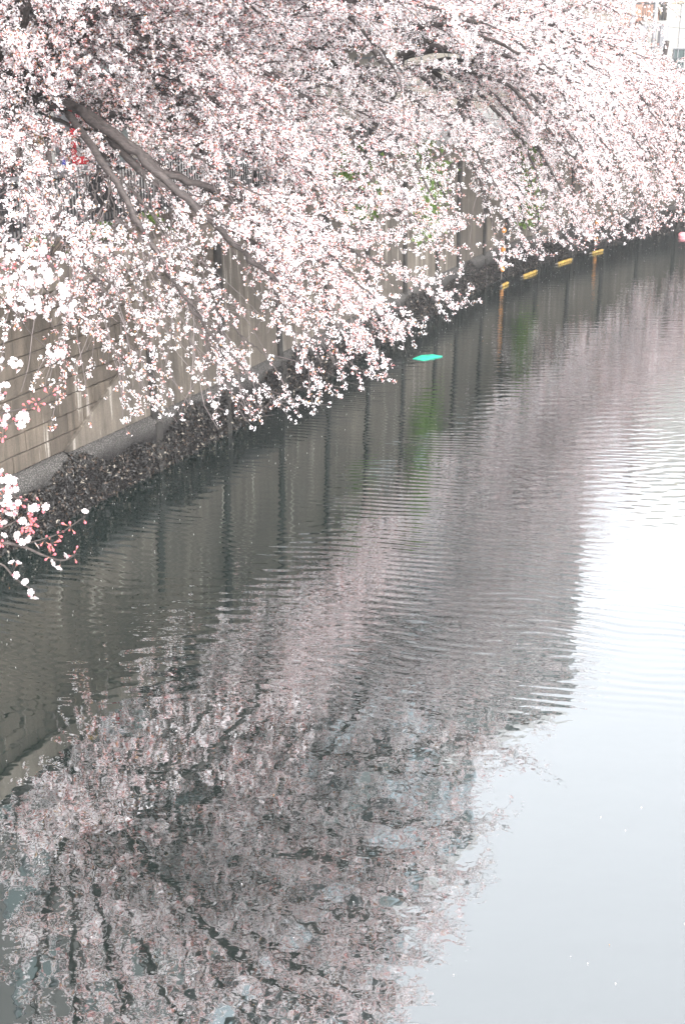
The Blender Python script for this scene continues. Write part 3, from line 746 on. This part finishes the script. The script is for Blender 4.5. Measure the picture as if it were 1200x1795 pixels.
def unit(v): return v / max(1e-9, np.linalg.norm(v))
def smooth_path(P, n):
    return catmull([np.array(p, float) for p in P], n)
class Tree:
    def __init__(s, base, river, ahead, zmin, lod, dens=1.0, pink=0.25, scale=1.0, sparse=1.0):
        s.base = np.array(base, float); s.river = river; s.ahead = ahead; s.zmin = zmin; s.lod = lod; s.dens = dens; s.pink = pink; s.scale = scale
        s.limbs = []; s.tw = MB(); s.P = []; s.PK = []; s.sparse = sparse
    def v_of(s, p): return float(np.dot(p - s.base, s.river))
    def floor(s, p): return s.zmin(p) if callable(s.zmin) else s.zmin
    def walk(s, p, d, L, step, droop, wob):
        out = [p.copy()]; d = unit(d)
        for i in range(max(2, int(L / step))):
            g = np.array([0, 0, -droop])
            if p[2] < s.floor(p) + .5: g = np.array([0, 0, .35])
            d = unit(d + g * step + rng.normal(0, wob, 3) * math.sqrt(step))
            p = p + d * step
            if p[2] < s.floor(p): break
            out.append(p.copy())
        return out
    def limb(s, path, r0, r1, bare=0.18, gap=0.42, reach=(1.3, 2.6), sub=True, keep=1.0):
        Pm = smooth_path(path, 6); k = len(Pm); Pm[1:-1] += rng.normal(0, .02, (k - 2, 3))
        rad = [r0 + (r1 - r0) * (i / (k - 1)) ** 1.05 for i in range(k)]
        s.limbs.append(MB().tube(Pm, rad, 7))
        S = np.concatenate([[0], np.cumsum(np.linalg.norm(np.diff(Pm, axis=0), axis=1))]); L = S[-1]
        t = bare * L
        side = 1
        while t < L:
            i = min(k - 2, int(np.searchsorted(S, t)) - 1); i = max(i, 0)
            p = Pm[i] + (Pm[i + 1] - Pm[i]) * ((t - S[i]) / max(1e-6, S[i + 1] - S[i])); d = unit(Pm[min(i + 2, k - 1)] - Pm[i])
            f = t / L
            lat = unit(np.cross(d, [0, 0, 1])) * side + np.array([0, 0, rng.uniform(-.35, .75)]); side = -side
            dd = unit(d * rng.uniform(.8, 1.4) + lat * rng.uniform(.4, .95) + s.river * .25)
            ln = rng.uniform(*reach) * (1.0 - .45 * f)
            if rng.random() < keep: s.branch(p, dd, ln, max(.012, rad[i] * .42), keep)
            t += gap * rng.uniform(.7, 1.3) / s.dens
        s.branch(Pm[-1], Pm[-1] - Pm[-3], rng.uniform(.8, 1.4), r1, keep)
        for _ in range(2):                       # long whips with few flowers
            i = int(rng.integers(k // 3, k - 1)); d = unit(Pm[min(i + 2, k - 1)] - Pm[i - 1])
            w_ = s.walk(Pm[i], unit(d + rng.normal(0, .35, 3)), rng.uniform(1.2, 2.4), .2, .35, .16)
            s.tw.tube(w_, [max(.003, .009 * (1 - .7 * j / len(w_))) for j in range(len(w_))], 4 if s.lod == 0 else 3, False); s.clusters(w_, .3, s.pink + .2, keep)
    def branch(s, p, d, L, r, keep=1.0):
        pk = np.clip(s.pink + rng.normal(0, .24), .02, .9)
        w_ = s.walk(p, d, L, .22, .20, .24); k = len(w_)
        s.tw.tube(w_, [max(.004, r * (1 - .8 * i / k)) for i in range(k)], (5 if r > .02 else 4) if s.lod == 0 else 3, False)
        acc = 0.0
        for i in range(1, k):
            dd = unit(w_[i] - w_[i - 1])
            for rep in range(1 if rng.random() < .35 else 2):
                if rng.random() > .80 * s.dens: continue
                lat = rng.normal(size=3); lat -= dd * np.dot(lat, dd); lat = unit(lat)
                s.twig(w_[i - 1] + (w_[i] - w_[i - 1]) * rng.random(), unit(dd * .9 + lat * rng.uniform(.5, 1.0) + s.river * .2), rng.uniform(.35, 1.0), pk, keep)
        s.clusters(w_[k // 3:], .11, pk, keep)
    def twig(s, p, d, L, pk, keep):
        w_ = s.walk(p, d, L, .21, .28, .30); k = len(w_)
        if k < 2: return
        keep = keep * rng.choice([.45, .9, 1.25, 1.5], p=[.2, .3, .3, .2])
        s.tw.tube(w_, [max(.0022, .006 * (1 - .6 * i / k)) for i in range(k)], 3, False)
        s.clusters(w_, .085, pk, keep)
    def clusters(s, w_, gap, pk, keep):
        gap = gap / s.sparse
        for a, b in zip(w_[:-1], w_[1:]):
            L = np.linalg.norm(b - a); n = L / gap; n = int(n) + (rng.random() < n - int(n))
            for _ in range(n):
                if rng.random() > keep * .9 + .1: continue
                s.P.append(a + (b - a) * rng.random()  + rng.normal(0, .022, 3) + np.array([0, 0, -.012])); s.PK.append(pk)
    def finish(s, trunk_path, trunk_r, label):
        root = empty('cherry_tree', s.base); tag(root, label, 'tree', 'cherry trees along the river bank')
        Pm = smooth_path(trunk_path, 5); k = len(Pm)
        rad = [trunk_r[0] + (trunk_r[1] - trunk_r[0]) * min(1, 1.15 * i / (k - 1)) for i in range(k)]; rad[0] *= 1.35; rad[1] *= 1.12
        MB().tube(Pm, rad, 12).build('trunk', M['bark'], root, smooth=True)
        for l in s.limbs: l.build('limb', M['bark'], root, smooth=True)
        s.tw.build('twigs', M['twig'], root, 'stuff')
        if s.P: link('blossoms', blossoms_mesh('blossoms', np.array(s.P), np.array(s.PK), s.scale, s.lod), root, 'stuff')
        print('tree', label[:30], 'clusters', len(s.P))
        return root

def auto_limbs(t, fork, specs):
    """specs: (azimuth from the river direction in degrees, start pitch, length, end drop)"""
    for az, el, L, drop in specs:
        a = R(az); h = t.river * math.cos(a) + t.ahead * math.sin(a)
        P = [fork]; e = R(el)
        p = np.array(fork, float); n = 5
        for i in range(n):
            ee = e - drop * (i / (n - 1)) ** 1.3
            d = h * math.cos(ee) + np.array([0, 0, math.sin(ee)]); p = p + d * (L / n) + rng.normal(0, .06, 3); P.append(p.copy())
        t.limb(P, .10, .025)

def arc(t, fork, end, rise, r0=.085, **kw):
    f, e = np.array(fork, float), np.array(end, float); m = f * .45 + e * .55 + np.array([0, 0, rise])
    P = [(1 - q) ** 2 * f + 2 * q * (1 - q) * m + q * q * e for q in np.linspace(0, 1, 6)]
    P[1:-1] = [q + rng.normal(0, .045, 3) for q in P[1:-1]]
    t.limb(P, r0, min(.018, r0 * .45), **kw)

def std_tree(D, u, label, fork_z, specs, zmin, lod, dens=1.0, pink=.25, scale=1.0, lean=.5, sparse=1.0, r=(.26, .15), s=None, ends=()):
    s = s_at(D) if s is None else s
    riv = -inland(s); ah = tang(s); b = bank(s, u, GZ - .15)
    t = Tree(b, riv, ah, zmin, lod, dens, pink, scale, sparse)
    fork = b + riv * lean + np.array([0, 0, fork_z - b[2]])
    auto_limbs(t, fork, specs)
    up = fork + riv * .35 + np.array([0, 0, 1.7])
    for al, v, z, rise in ends:
        arc(t, fork + (up - fork) * rng.random() * min(1, max(.15, (z - 2) / 4)), bank(s + al, -v, z), rise, gap=.36, reach=(.9, 1.9), bare=.22)
    t.finish([b, b + riv * lean * .3 + np.array([0, 0, (fork_z - b[2]) * .5]), fork, fork * .5 + up * .5 + ah * .06, up], (r[0], r[1] * .55), label)
    return t

# --- first tree with its big limb over the water
def tree_one():
    s = s_at(21.4); riv = -inland(s); ah = tang(s)
    fork = at(30, 185, 21.6); base = np.array([at(18, 390, 21.9)[0] - .15, 21.9, GZ - .15])
    t = Tree(base, riv, ah, 1.35, 1, 1.0, .40, 1.02, 1.14)
    t.limb([fork, at(130, 188, 20.9), at(190, 225, 20.4), at(250, 272, 20.1), at(300, 308, 20.3), at(400, 338, 21.0), at(500, 385, 22.4), at(600, 432, 23.9), at(690, 470, 25.2), at(770, 520, 26.2)], .086, .018, .36, .36, (.9, 1.9))
    t.limb([at(135, 190, 20.8), at(230, 262, 19.6), at(310, 335, 19.3), at(400, 415, 19.6), at(480, 490, 20.1), at(560, 550, 20.7), at(625, 598, 21.2)], .075, .018, .45, .30, (.8, 1.5))
    t.limb([at(150, 200, 20.7), at(250, 300, 20.2), at(360, 372, 20.6), at(470, 440, 21.4), at(560, 500, 22.2), at(650, 560, 23.0)], .07, .018, .2, .30, (.8, 1.7))
    t.limb([at(120, 200, 20.6), at(190, 300, 18.9), at(250, 400, 18.4), at(310, 500, 18.4), at(370, 585, 18.6), at(430, 650, 18.9)], .06, .014, .25, .42, (.7, 1.4), keep=.42)
    t.limb([at(80, 205, 20.8), at(85, 300, 19.0), at(100, 390, 18.2), at(150, 470, 17.9), at(205, 540, 17.8)], .05, .012, .3, .5, (.6, 1.2), keep=.5)
    t.limb([fork, at(60, 110, 21.0), at(150, 40, 20.6), at(270, 80, 20.6), at(380, 180, 21.2), at(480, 280, 22.0)], .10, .02, .15, .36, (1.0, 2.0))
    t.limb([fork, at(30, 60, 21.0), at(80, -80, 20.5), at(200, -150, 20.4), at(330, -90, 20.8), at(450, 20, 21.6)], .10, .02, .15, .38, (1.0, 2.2))
    auto_limbs(t, fork, [(-65, 25, 4.6, .7), (150, 45, 4.5, .6), (-140, 40, 4.5, .6)])
    for e in ((-.4, 17.2, 8.0), (.3, 18.4, 8.7), (.9, 19.7, 9.0), (1.0, 21.0, 9.2), (.8, 20.5, 7.4), (-2.4, 17.5, 9.0), (-1.2, 18.8, 10.2), (-3.0, 20.5, 11.0), (0, 21.0, 11.0), (-3.4, 16.4, 7.6), (-4.4, 17.0, 8.8), (-5.6, 18.0, 9.8), (-5.0, 20.0, 11.0), (.3, 17.9, 8.4), (.6, 20.2, 9.0), (.2, 19.2, 9.6), (-.7, 17.7, 9.3), (1.0, 21.6, 9.8), (-3.4, 18.2, 10.4), (-.2, 16.6, 7.7)):
        arc(t, fork, e, 1.6, .09, gap=.38, reach=(1.2, 2.3), bare=.2)
    for x, y, D in ((30, 300, 18.4), (50, 400, 17.4), (290, 410, 19.2), (350, 250, 21.2), (240, 170, 21.6), (110, 120, 21.4), (20, 240, 19.6), (350, 150, 21.4),
                    (430, 330, 20.4), (500, 430, 20.8), (-60, 340, 17.4), (300, 230, 22.0), (200, 120, 22.0), (60, 60, 20.8), (160, 100, 20.6), (70, 150, 20.4), (150, 20, 20.6), (260, 40, 21.0), (20, 100, 20.4), (110, 255, 20.7), (60, 275, 20.2), (160, 240, 21.6), (400, 60, 22.0), (330, 90, 21.4)):
        arc(t, fork, at(x, y, D), .55, .036, gap=.36, reach=(.7, 1.5), bare=.3)
    for x, y, D in ((330, 120, 20.4), (430, 110, 20.8), (380, 200, 20.6), (480, 190, 21.2), (300, 60, 20.2), (520, 260, 21.8), (560, 330, 22.2)):
        arc(t, at(120, 40, 20.8), at(x, y, D), .5, .03, gap=.36, reach=(.7, 1.5), bare=.35)
    for x, y, D in ((590, 520, 21.6), (660, 530, 22.8), (560, 590, 20.6), (500, 560, 20.0)):
        arc(t, at(400, 338, 21.0), at(x, y, D), .35, .03, gap=.26, reach=(.6, 1.3), bare=.1)
    for x, y, D in ((430, 700, 18.9), (490, 660, 19.3), (380, 640, 18.6)):
        arc(t, at(310, 500, 18.4), at(x, y, D), .25, .016, gap=.36, reach=(.5, 1.0), bare=.2, keep=.5)
    for x, y, D in ((80, 455, 17.4), (140, 470, 17.6), (200, 460, 17.9), (260, 470, 18.3), (330, 470, 18.9), (380, 520, 19.2), (170, 510, 17.6), (280, 520, 18.3), (180, 555, 17.8), (250, 600, 18.2), (120, 510, 17.6), (300, 560, 18.6), (335, 600, 18.6), (230, 490, 18.2), (60, 500, 17.3), (150, 440, 17.8), (200, 630, 17.9)):
        arc(t, at(190 + (x - 190) * .4, 300, 18.9), at(x, y, D), .3, .011, gap=.36, reach=(.5, 1.0), bare=.35, keep=.62 if y < 530 else .40)
    t.finish([base, base * .5 + fork * .5 + np.array([-.1, .05, 0]), fork], (.25, .17), 'cherry tree at upper left whose long thick limb reaches out over the water')
tree_one()

def tree_two():
    s = s_at(24.2); riv = -inland(s); ah = tang(s)
    fork = at(178, 205, 24.0); base = np.array([at(172, 390, 24.4)[0], 24.4, GZ - .15])
    t = Tree(base, riv, ah, 1.7, 1, 1.0, .22, 1.04, 1.12)
    t.limb([fork, at(290, 195, 23.6), at(400, 230, 24.0), at(500, 280, 25.0), at(590, 320, 26.2), at(680, 360, 27.4), at(745, 398, 28.4)], .11, .02, .15, .34, (1.0, 1.9))
    t.limb([fork, at(250, 130, 23.4), at(350, 90, 23.2), at(470, 130, 24.0), at(570, 200, 25.0), at(640, 280, 26.0)], .10, .02, .15, .36, (1.0, 2.1))
    t.limb([fork, at(230, 60, 23.2), at(330, -60, 23.0), at(480, -60, 23.6), at(600, 20, 24.6), at(690, 120, 25.6)], .10, .02, .15, .36, (1.0, 2.2))
    t.limb([at(290, 195, 23.6), at(380, 290, 22.8), at(460, 370, 22.8), at(540, 440, 23.4), at(610, 500, 24.0)], .07, .018, .1, .32, (.8, 1.6))
    auto_limbs(t, fork, [(60, 40, 5.2, .7), (150, 45, 4.5, .6), (-130, 50, 4.5, .6)])
    for e in ((1.6, 22.0, 9.4), (2.2, 23.2, 8.6), (2.6, 24.8, 8.2), (2.8, 26.2, 8.4), (2.4, 24.0, 7.0), (.6, 22.5, 11.4), (1.6, 25.6, 11.0), (-.8, 26.5, 11.5), (2.2, 27.5, 7.5), (1.1, 21.5, 9.0), (1.7, 22.4, 9.0), (1.9, 22.9, 9.6), (1.2, 23.0, 10.2), (1.6, 22.6, 8.0), (2.3, 24.0, 9.2)):
        arc(t, fork, e, 1.8, .09, gap=.40, reach=(1.2, 2.3), bare=.2)
    for x, y, D in ((330, 270, 23.0), (480, 200, 24.0), (560, 250, 25.0), (640, 400, 25.6), (720, 400, 27.0), (420, 150, 23.4), (620, 300, 26.0), (520, 170, 26.5), (600, 140, 27.2), (680, 180, 27.8), (560, 90, 26.6), (640, 70, 27.4), (500, 60, 25.6), (560, 200, 26.8), (640, 200, 27.6), (690, 260, 28.2)):
        arc(t, fork, at(x, y, D), .9, .06, gap=.36, reach=(.8, 1.6), bare=.25)
    t.finish([base, base * .5 + fork * .5 + np.array([.1, .05, 0]), fork], (.30, .22), 'cherry tree with a broad dark trunk just behind the fence handrail')
tree_two()

RIVER = [(-75, 28, 5.2, .7), (-50, 50, 5.8, .9), (-28, 22, 5.6, .9), (-10, 48, 6.0, 1.1), (8, 66, 6.4, 1.0), (14, 18, 5.4, .9), (36, 44, 5.8, 1.0), (58, 24, 5.4, .8), (78, 46, 5.2, .8), (150, 50, 4.2, .6), (-150, 50, 4.2, .6)]
def scaled_specs(f, dl=0): return [(a + rng.uniform(-8, 8), e + dl, L * f, d) for a, e, L, d in RIVER]
def crown(low, mid, high, top, along, dx=(0, .6, 0, .5)):
    """tips of the drooping limbs: (metres along the bank, out over the water, height, rise)"""
    out = []
    for k, (v, z, rise) in enumerate((low, mid, high, top)):
        for a in along: out.append((a + dx[k] + rng.uniform(-.3, .3), v + rng.uniform(-.5, .4), z + rng.uniform(-.35, .5), rise))
    return out
BACK = [(170, 50, 4.2, .6)]
std_tree(30.0, 2.5, 'cherry tree leaning over the ivy on the wall, third along the bank', 5.8, BACK, 2.9, 1, .95, .16, 1.04, .7, 1.15,
         ends=crown((2.3, 3.5, 1.8), (4.2, 6.0, 1.8), (4.6, 8.2, 1.4), (2.0, 9.8, 1.2), (-3.2, -1.9, -.7, .6, 1.9, 3.0)))
std_tree(35.0, 2.4, 'cherry tree with pale dense bloom between the two ivy patches', 5.6, BACK, 1.5, 1, .95, .28, 1.06, .6, 1.1,
         ends=crown((2.4, 2.0, 2.6), (3.4, 4.2, 2.0), (3.6, 6.6, 1.4), (1.8, 8.2, 1.0), (-2.6, -1.4, -.3, .8, 1.9, 3.0)))
std_tree(39.8, 2.4, 'cherry tree drooping over the yellow float booms', 5.5, BACK, 1.05, 2, 1.05, .34, 1.05, .6,
         ends=crown((2.5, 1.5, 3.0), (3.2, 3.2, 2.4), (3.3, 5.2, 1.6), (2.0, 7.2, 1.0), (-2.6, -1.5, -.5, .5, 1.5, 2.6)) + crown((1.6, 2.2, 2.6), (1.2, 4.0, 2.0), (1, 5.5, 1.5), (.5, 8.0, 1.0), (-1.9,)))
std_tree(44.0, 2.4, 'white cherry tree with its tips just past the last yellow boom', 5.3, BACK, 0.8, 2, 1.05, .36, 1.08, .5,
         ends=crown((2.5, 1.2, 3.0), (3.0, 2.6, 2.4), (2.7, 4.1, 1.4), (.9, 5.7, .7), (-2.6, -1.5, -.5, .5, 1.5, 2.6)) )
std_tree(48.0, 2.2, 'last cherry tree before the bend, crown ending below the white house', 4.7, BACK[:1], .8, 2, .95, .42, 1.15, .4,
         ends=crown((2.1, 1.2, 2.6), (2.4, 2.3, 2.0), (2.0, 3.2, 1.0), (.8, 4.0, .5), (-2.2, -1.2, -.2, .8, 1.8)))
std_tree(0, 2.3, 'far cherry tree round the bend at the picture edge', 4.9, BACK[:1], .8, 2, .9, .42, 1.2, .4, s=s_at(48.0) + 5.2,
         ends=crown((2.1, 1.2, 2.6), (2.4, 2.6, 2.0), (2.2, 4.0, 1.2), (1.0, 5.0, .6), (-2.4, -1.4, -.4, .6, 1.6, 2.6)))

# --- the near tree: trunk outside the picture, two boughs reaching into it
def petal_flower(open_=1.0):
    v = []; t = []; c = []
    for k in range(5):
        a = 2 * math.pi * k / 5; n0 = len(v); ca, sa = math.cos(a), math.sin(a)
        prof = [(0.0, 0, 0), (.35, .26, .10), (.35, -.26, .10), (.78, .40, .20), (.78, -.40, .20), (1.0, .2, .16), (1.0, -.2, .16), (.90, 0, .20)]
        for x, y, z in prof:
            x_, z_ = x * math.cos(1.25 * (1 - open_)) , z + x * math.sin(1.25 * (1 - open_))
            v.append((x_ * ca - y * sa, x_ * sa + y * ca, z_ + .03 * k)); c.append(PINKC * .6 * np.array([1, .7, .75]) if x < .3 else (WHITE * .52 + PINKC * .11 if x > .6 else WHITE * .40 + PINKC * .22))
        for q in ((0, 1, 2), (1, 3, 7), (1, 7, 2), (2, 7, 4), (3, 5, 7), (4, 7, 6)): t.append(tuple(n0 + i for i in q))
    for k in range(7):
        a = 2 * math.pi * k / 7; n0 = len(v); r = .30
        v += [(0, 0, .05), (math.cos(a) * r, math.sin(a) * r, .42), (math.cos(a + .25) * r, math.sin(a + .25) * r, .42)]; c += [PINKC * .7, np.array([.75, .55, .25]), np.array([.75, .55, .25])]; t.append((n0, n0 + 1, n0 + 2))
    n0 = len(v)
    for k in range(4): a = k * 1.57; v.append((math.cos(a) * .14, math.sin(a) * .14, .0)); c.append(CAL)
    v.append((0, 0, -.5)); c.append(CAL)
    for k in range(4): t.append((n0 + k, n0 + 4, n0 + (k + 1) % 4))
    return np.array(v) * .0175, np.array(t), np.array(c)
def bud_shape():
    v = []; t = []; c = []; n = 6
    nb_ = np.array([.56, .17, .20]); prof = [(-.016, .001, CAL * .8), (-.010, .0025, CAL * .7), (-.002, .0035, CAL * .9), (.004, .0068, nb_), (.010, .0062, nb_ * 1.15), (.0155, .001, nb_ * .9 + WHITE * .1)]
    for z, r, col in prof:
        for k in range(n): a = 6.283 * k / n; v.append((math.cos(a) * r, math.sin(a) * r, z)); c.append(col)
    for i in range(len(prof) - 1):
        for k in range(n):
            a, b = i * n + k, i * n + (k + 1) % n; t += [(a, b, b + n), (a, b + n, a + n)]
    return np.array(v), np.array(t), np.clip(np.array(c), 0, .95)
v, t_, c = petal_flower(1.0); FL = [tri_mesh('blossom', v, t_, M['petal'], c)]
v, t_, c = petal_flower(.6); FL.append(tri_mesh('blossom', v, t_, M['petal'], c))
v, t_, c = bud_shape(); BD = tri_mesh('bud', v, t_, M['petal'], c, True)
count = dict(blossom=0, bud=0)
def put(me, name, p, d, sc_, bough, inv):
    o = bpy.data.objects.new(name, me); C.objects.link(o); o.parent = bough; o.matrix_parent_inverse = inv
    q = Vector(d).to_track_quat('Z', 'Y'); o.rotation_euler = (q @ Matrix.Rotation(random.random() * 6.28, 3, 'Z').to_quaternion()).to_euler()
    o.location = p; o.scale = (sc_,) * 3; count[name] += 1

def near_tree():
    s = s_at(5.5); riv = -inland(s); ah = tang(s); base = bank(s, 1.2, GZ - .15)
    t = Tree(base, riv, ah, 2.6, 2, .9, .3, 1.3, 1.0)
    fork = base + riv * .5 + np.array([0, 0, 2.4])
    auto_limbs(t, fork, [(60, 20, 7.0, .5), (75, 45, 7.5, .8), (45, 50, 7.0, .9), (30, 62, 6.5, .8), (-20, 55, 5.5, .8), (95, 40, 6.5, .6), (70, 52, 7.5, .6), (52, 40, 8.0, .6), (150, 45, 4.5, .6), (-90, 45, 4.5, .6)])
    root = t.finish([base, base * .5 + fork * .5 + np.array([-.1, 0, 0]), fork], (.28, .2), 'nearest cherry tree, only its pink budded boughs reaching in at the left edge')
    inv = Matrix.Identity(4)
    def bough(paths, spots, fl_n, bud_p, spread, label):
        m = MB()
        for path, r0, r1 in paths:
            q = smooth_path(path, 5); k = len(q); m.tube(q, [r0 + (r1 - r0) * i / (k - 1) for i in range(k)], 6)
        for (p, n, bp) in spots:
            p = np.array(p); n = n + int(n * bp * .5)
            items = []
            for _ in range(n):
                d = unit(rng.normal(size=3) + np.array([0, -.5, .1])); e = p + d * rng.uniform(.5, 1.0) * spread
                items.append((e, d, rng.random() < bp))
                m.tube([p, p * .5 + e * .5 + np.array([0, 0, .004]), e], .0011, 3, False)
            for e, d, isb in items:
                todo.append((e, d, isb))
        o = m.build('bough', M['bark'], root, smooth=True)
        for e, d, isb in todo:
            if isb: put(BD, 'bud', e, d, rng.uniform(.62, .95), o, inv)
            else: put(FL[0] if rng.random() < .75 else FL[1], 'blossom', e, unit(d + np.array([0, -.4, .15])), rng.uniform(.9, 1.15), o, inv)
        todo.clear()
        return o
    todo = []
    far = fork + riv * 5.0 + ah * 1.0 + np.array([0, 0, -.9])
    D = 5.0; A = lambda x, y, d=D: at(x, y, d)
    # lower bough with pink buds
    bough([([far, A(-150, 940, 5.2), A(-40, 960), A(0, 952), A(40, 958), A(80, 975), A(112, 982), A(135, 970)], .012, .0022),
           ([A(40, 955), A(75, 945), A(105, 935), A(128, 920), A(150, 905)], .004, .002),
           ([A(-60, 985), A(0, 988), A(25, 1012), A(50, 1030), A(62, 1034)], .006, .0025),
           ([A(-60, 930), A(0, 888), A(30, 872), A(62, 885)], .005, .002), ([A(-40, 945), A(5, 925), A(45, 905)], .005, .002),
           ([A(-60, 760), A(-10, 820), A(20, 865), A(45, 880)], .005, .002)],
          [(A(20, 850), 9, .55), (A(8, 870), 8, .5), (A(18, 890), 9, .6), (A(45, 905), 8, .75), (A(55, 922), 9, .8), (A(40, 942), 8, .7), (A(30, 880), 8, .6), (A(58, 895), 5, .3),
           (A(74, 884), 3, .8), (A(25, 1000), 4, .3), (A(35, 1008), 3, .2), (A(62, 1036), 3, .3), (A(78, 948), 3, .9), (A(90, 953), 3, .9), (A(100, 937), 3, 1), (A(124, 924), 3, 1), (A(146, 907), 2, .5),
           (A(90, 974), 3, 1), (A(108, 980), 3, .5), (A(130, 974), 3, 1), (A(5, 905), 8, .5), (A(10, 835), 6, .4), (A(2, 945), 6, .6)], 1, 1, .034, None)
    # small spray above it
    bough([([far, A(-150, 700, 5.2), A(-50, 730), A(0, 725), A(50, 712), A(95, 688)], .008, .002), ([A(-50, 760), A(0, 745), A(45, 742)], .004, .002)],
          [(A(5, 690), 6, .5), (A(0, 720), 7, .6), (A(18, 742), 7, .5), (A(38, 738), 8, .4), (A(8, 760), 5, .6), (A(66, 706), 4, 1), (A(88, 692), 3, 1), (A(50, 715), 4, .9)], 1, 1, .034, None)
    # upper bough of open flowers, a little farther off
    D2 = 6.3; B = lambda x, y, d=D2: at(x, y, d)
    sp = [(10, 440), (30, 455), (22, 480), (55, 470), (60, 500), (75, 490), (100, 455), (92, 470), (20, 430), (70, 440), (112, 505), (118, 530), (60, 540), (45, 535), (75, 535), (120, 555), (98, 620), (20, 640), (38, 500), (5, 500), (40, 440), (48, 485), (85, 480), (12, 470), (30, 520)]
    bough([([far + np.array([0, 1.5, .6]), B(-120, 380), B(-40, 420), B(0, 440), B(50, 470), B(90, 520), B(118, 552)], .012, .002), ([B(0, 440), B(60, 440), B(105, 455)], .004, .002),
           ([B(-20, 500), B(20, 540), B(60, 590), B(98, 618)], .004, .0018), ([B(-40, 470), B(20, 480), B(60, 530)], .004, .002)],
          [(B(*q), 8, .14) for q in sp], 1, 1, .052, None)
near_tree()
hz = MB().box(-90, 130, -30, 110, -1.0, 45.0)
hm = bpy.data.materials.new('thin_haze'); hm.use_nodes = True; hm.node_tree.nodes.clear()
ho = hm.node_tree.nodes.new('ShaderNodeOutputMaterial'); hv = hm.node_tree.nodes.new('ShaderNodeVolumePrincipled')
hv.inputs['Color'].default_value = (.96, .97, 1, 1); hv.inputs['Density'].default_value = HAZE; hv.inputs['Anisotropy'].default_value = 0.2
hm.node_tree.links.new(hv.outputs[0], ho.inputs['Volume'])
hz.build('haze', hm, None, 'stuff')
print('near pieces', count)
tot = sum(len(o.data.loop_triangles) if o.data.loop_triangles else sum(len(p.vertices) - 2 for p in o.data.polygons) if len(o.data.polygons) < 5000 else len(o.data.polygons) for o in C.objects if o.type == 'MESH')
print('triangles about', tot)
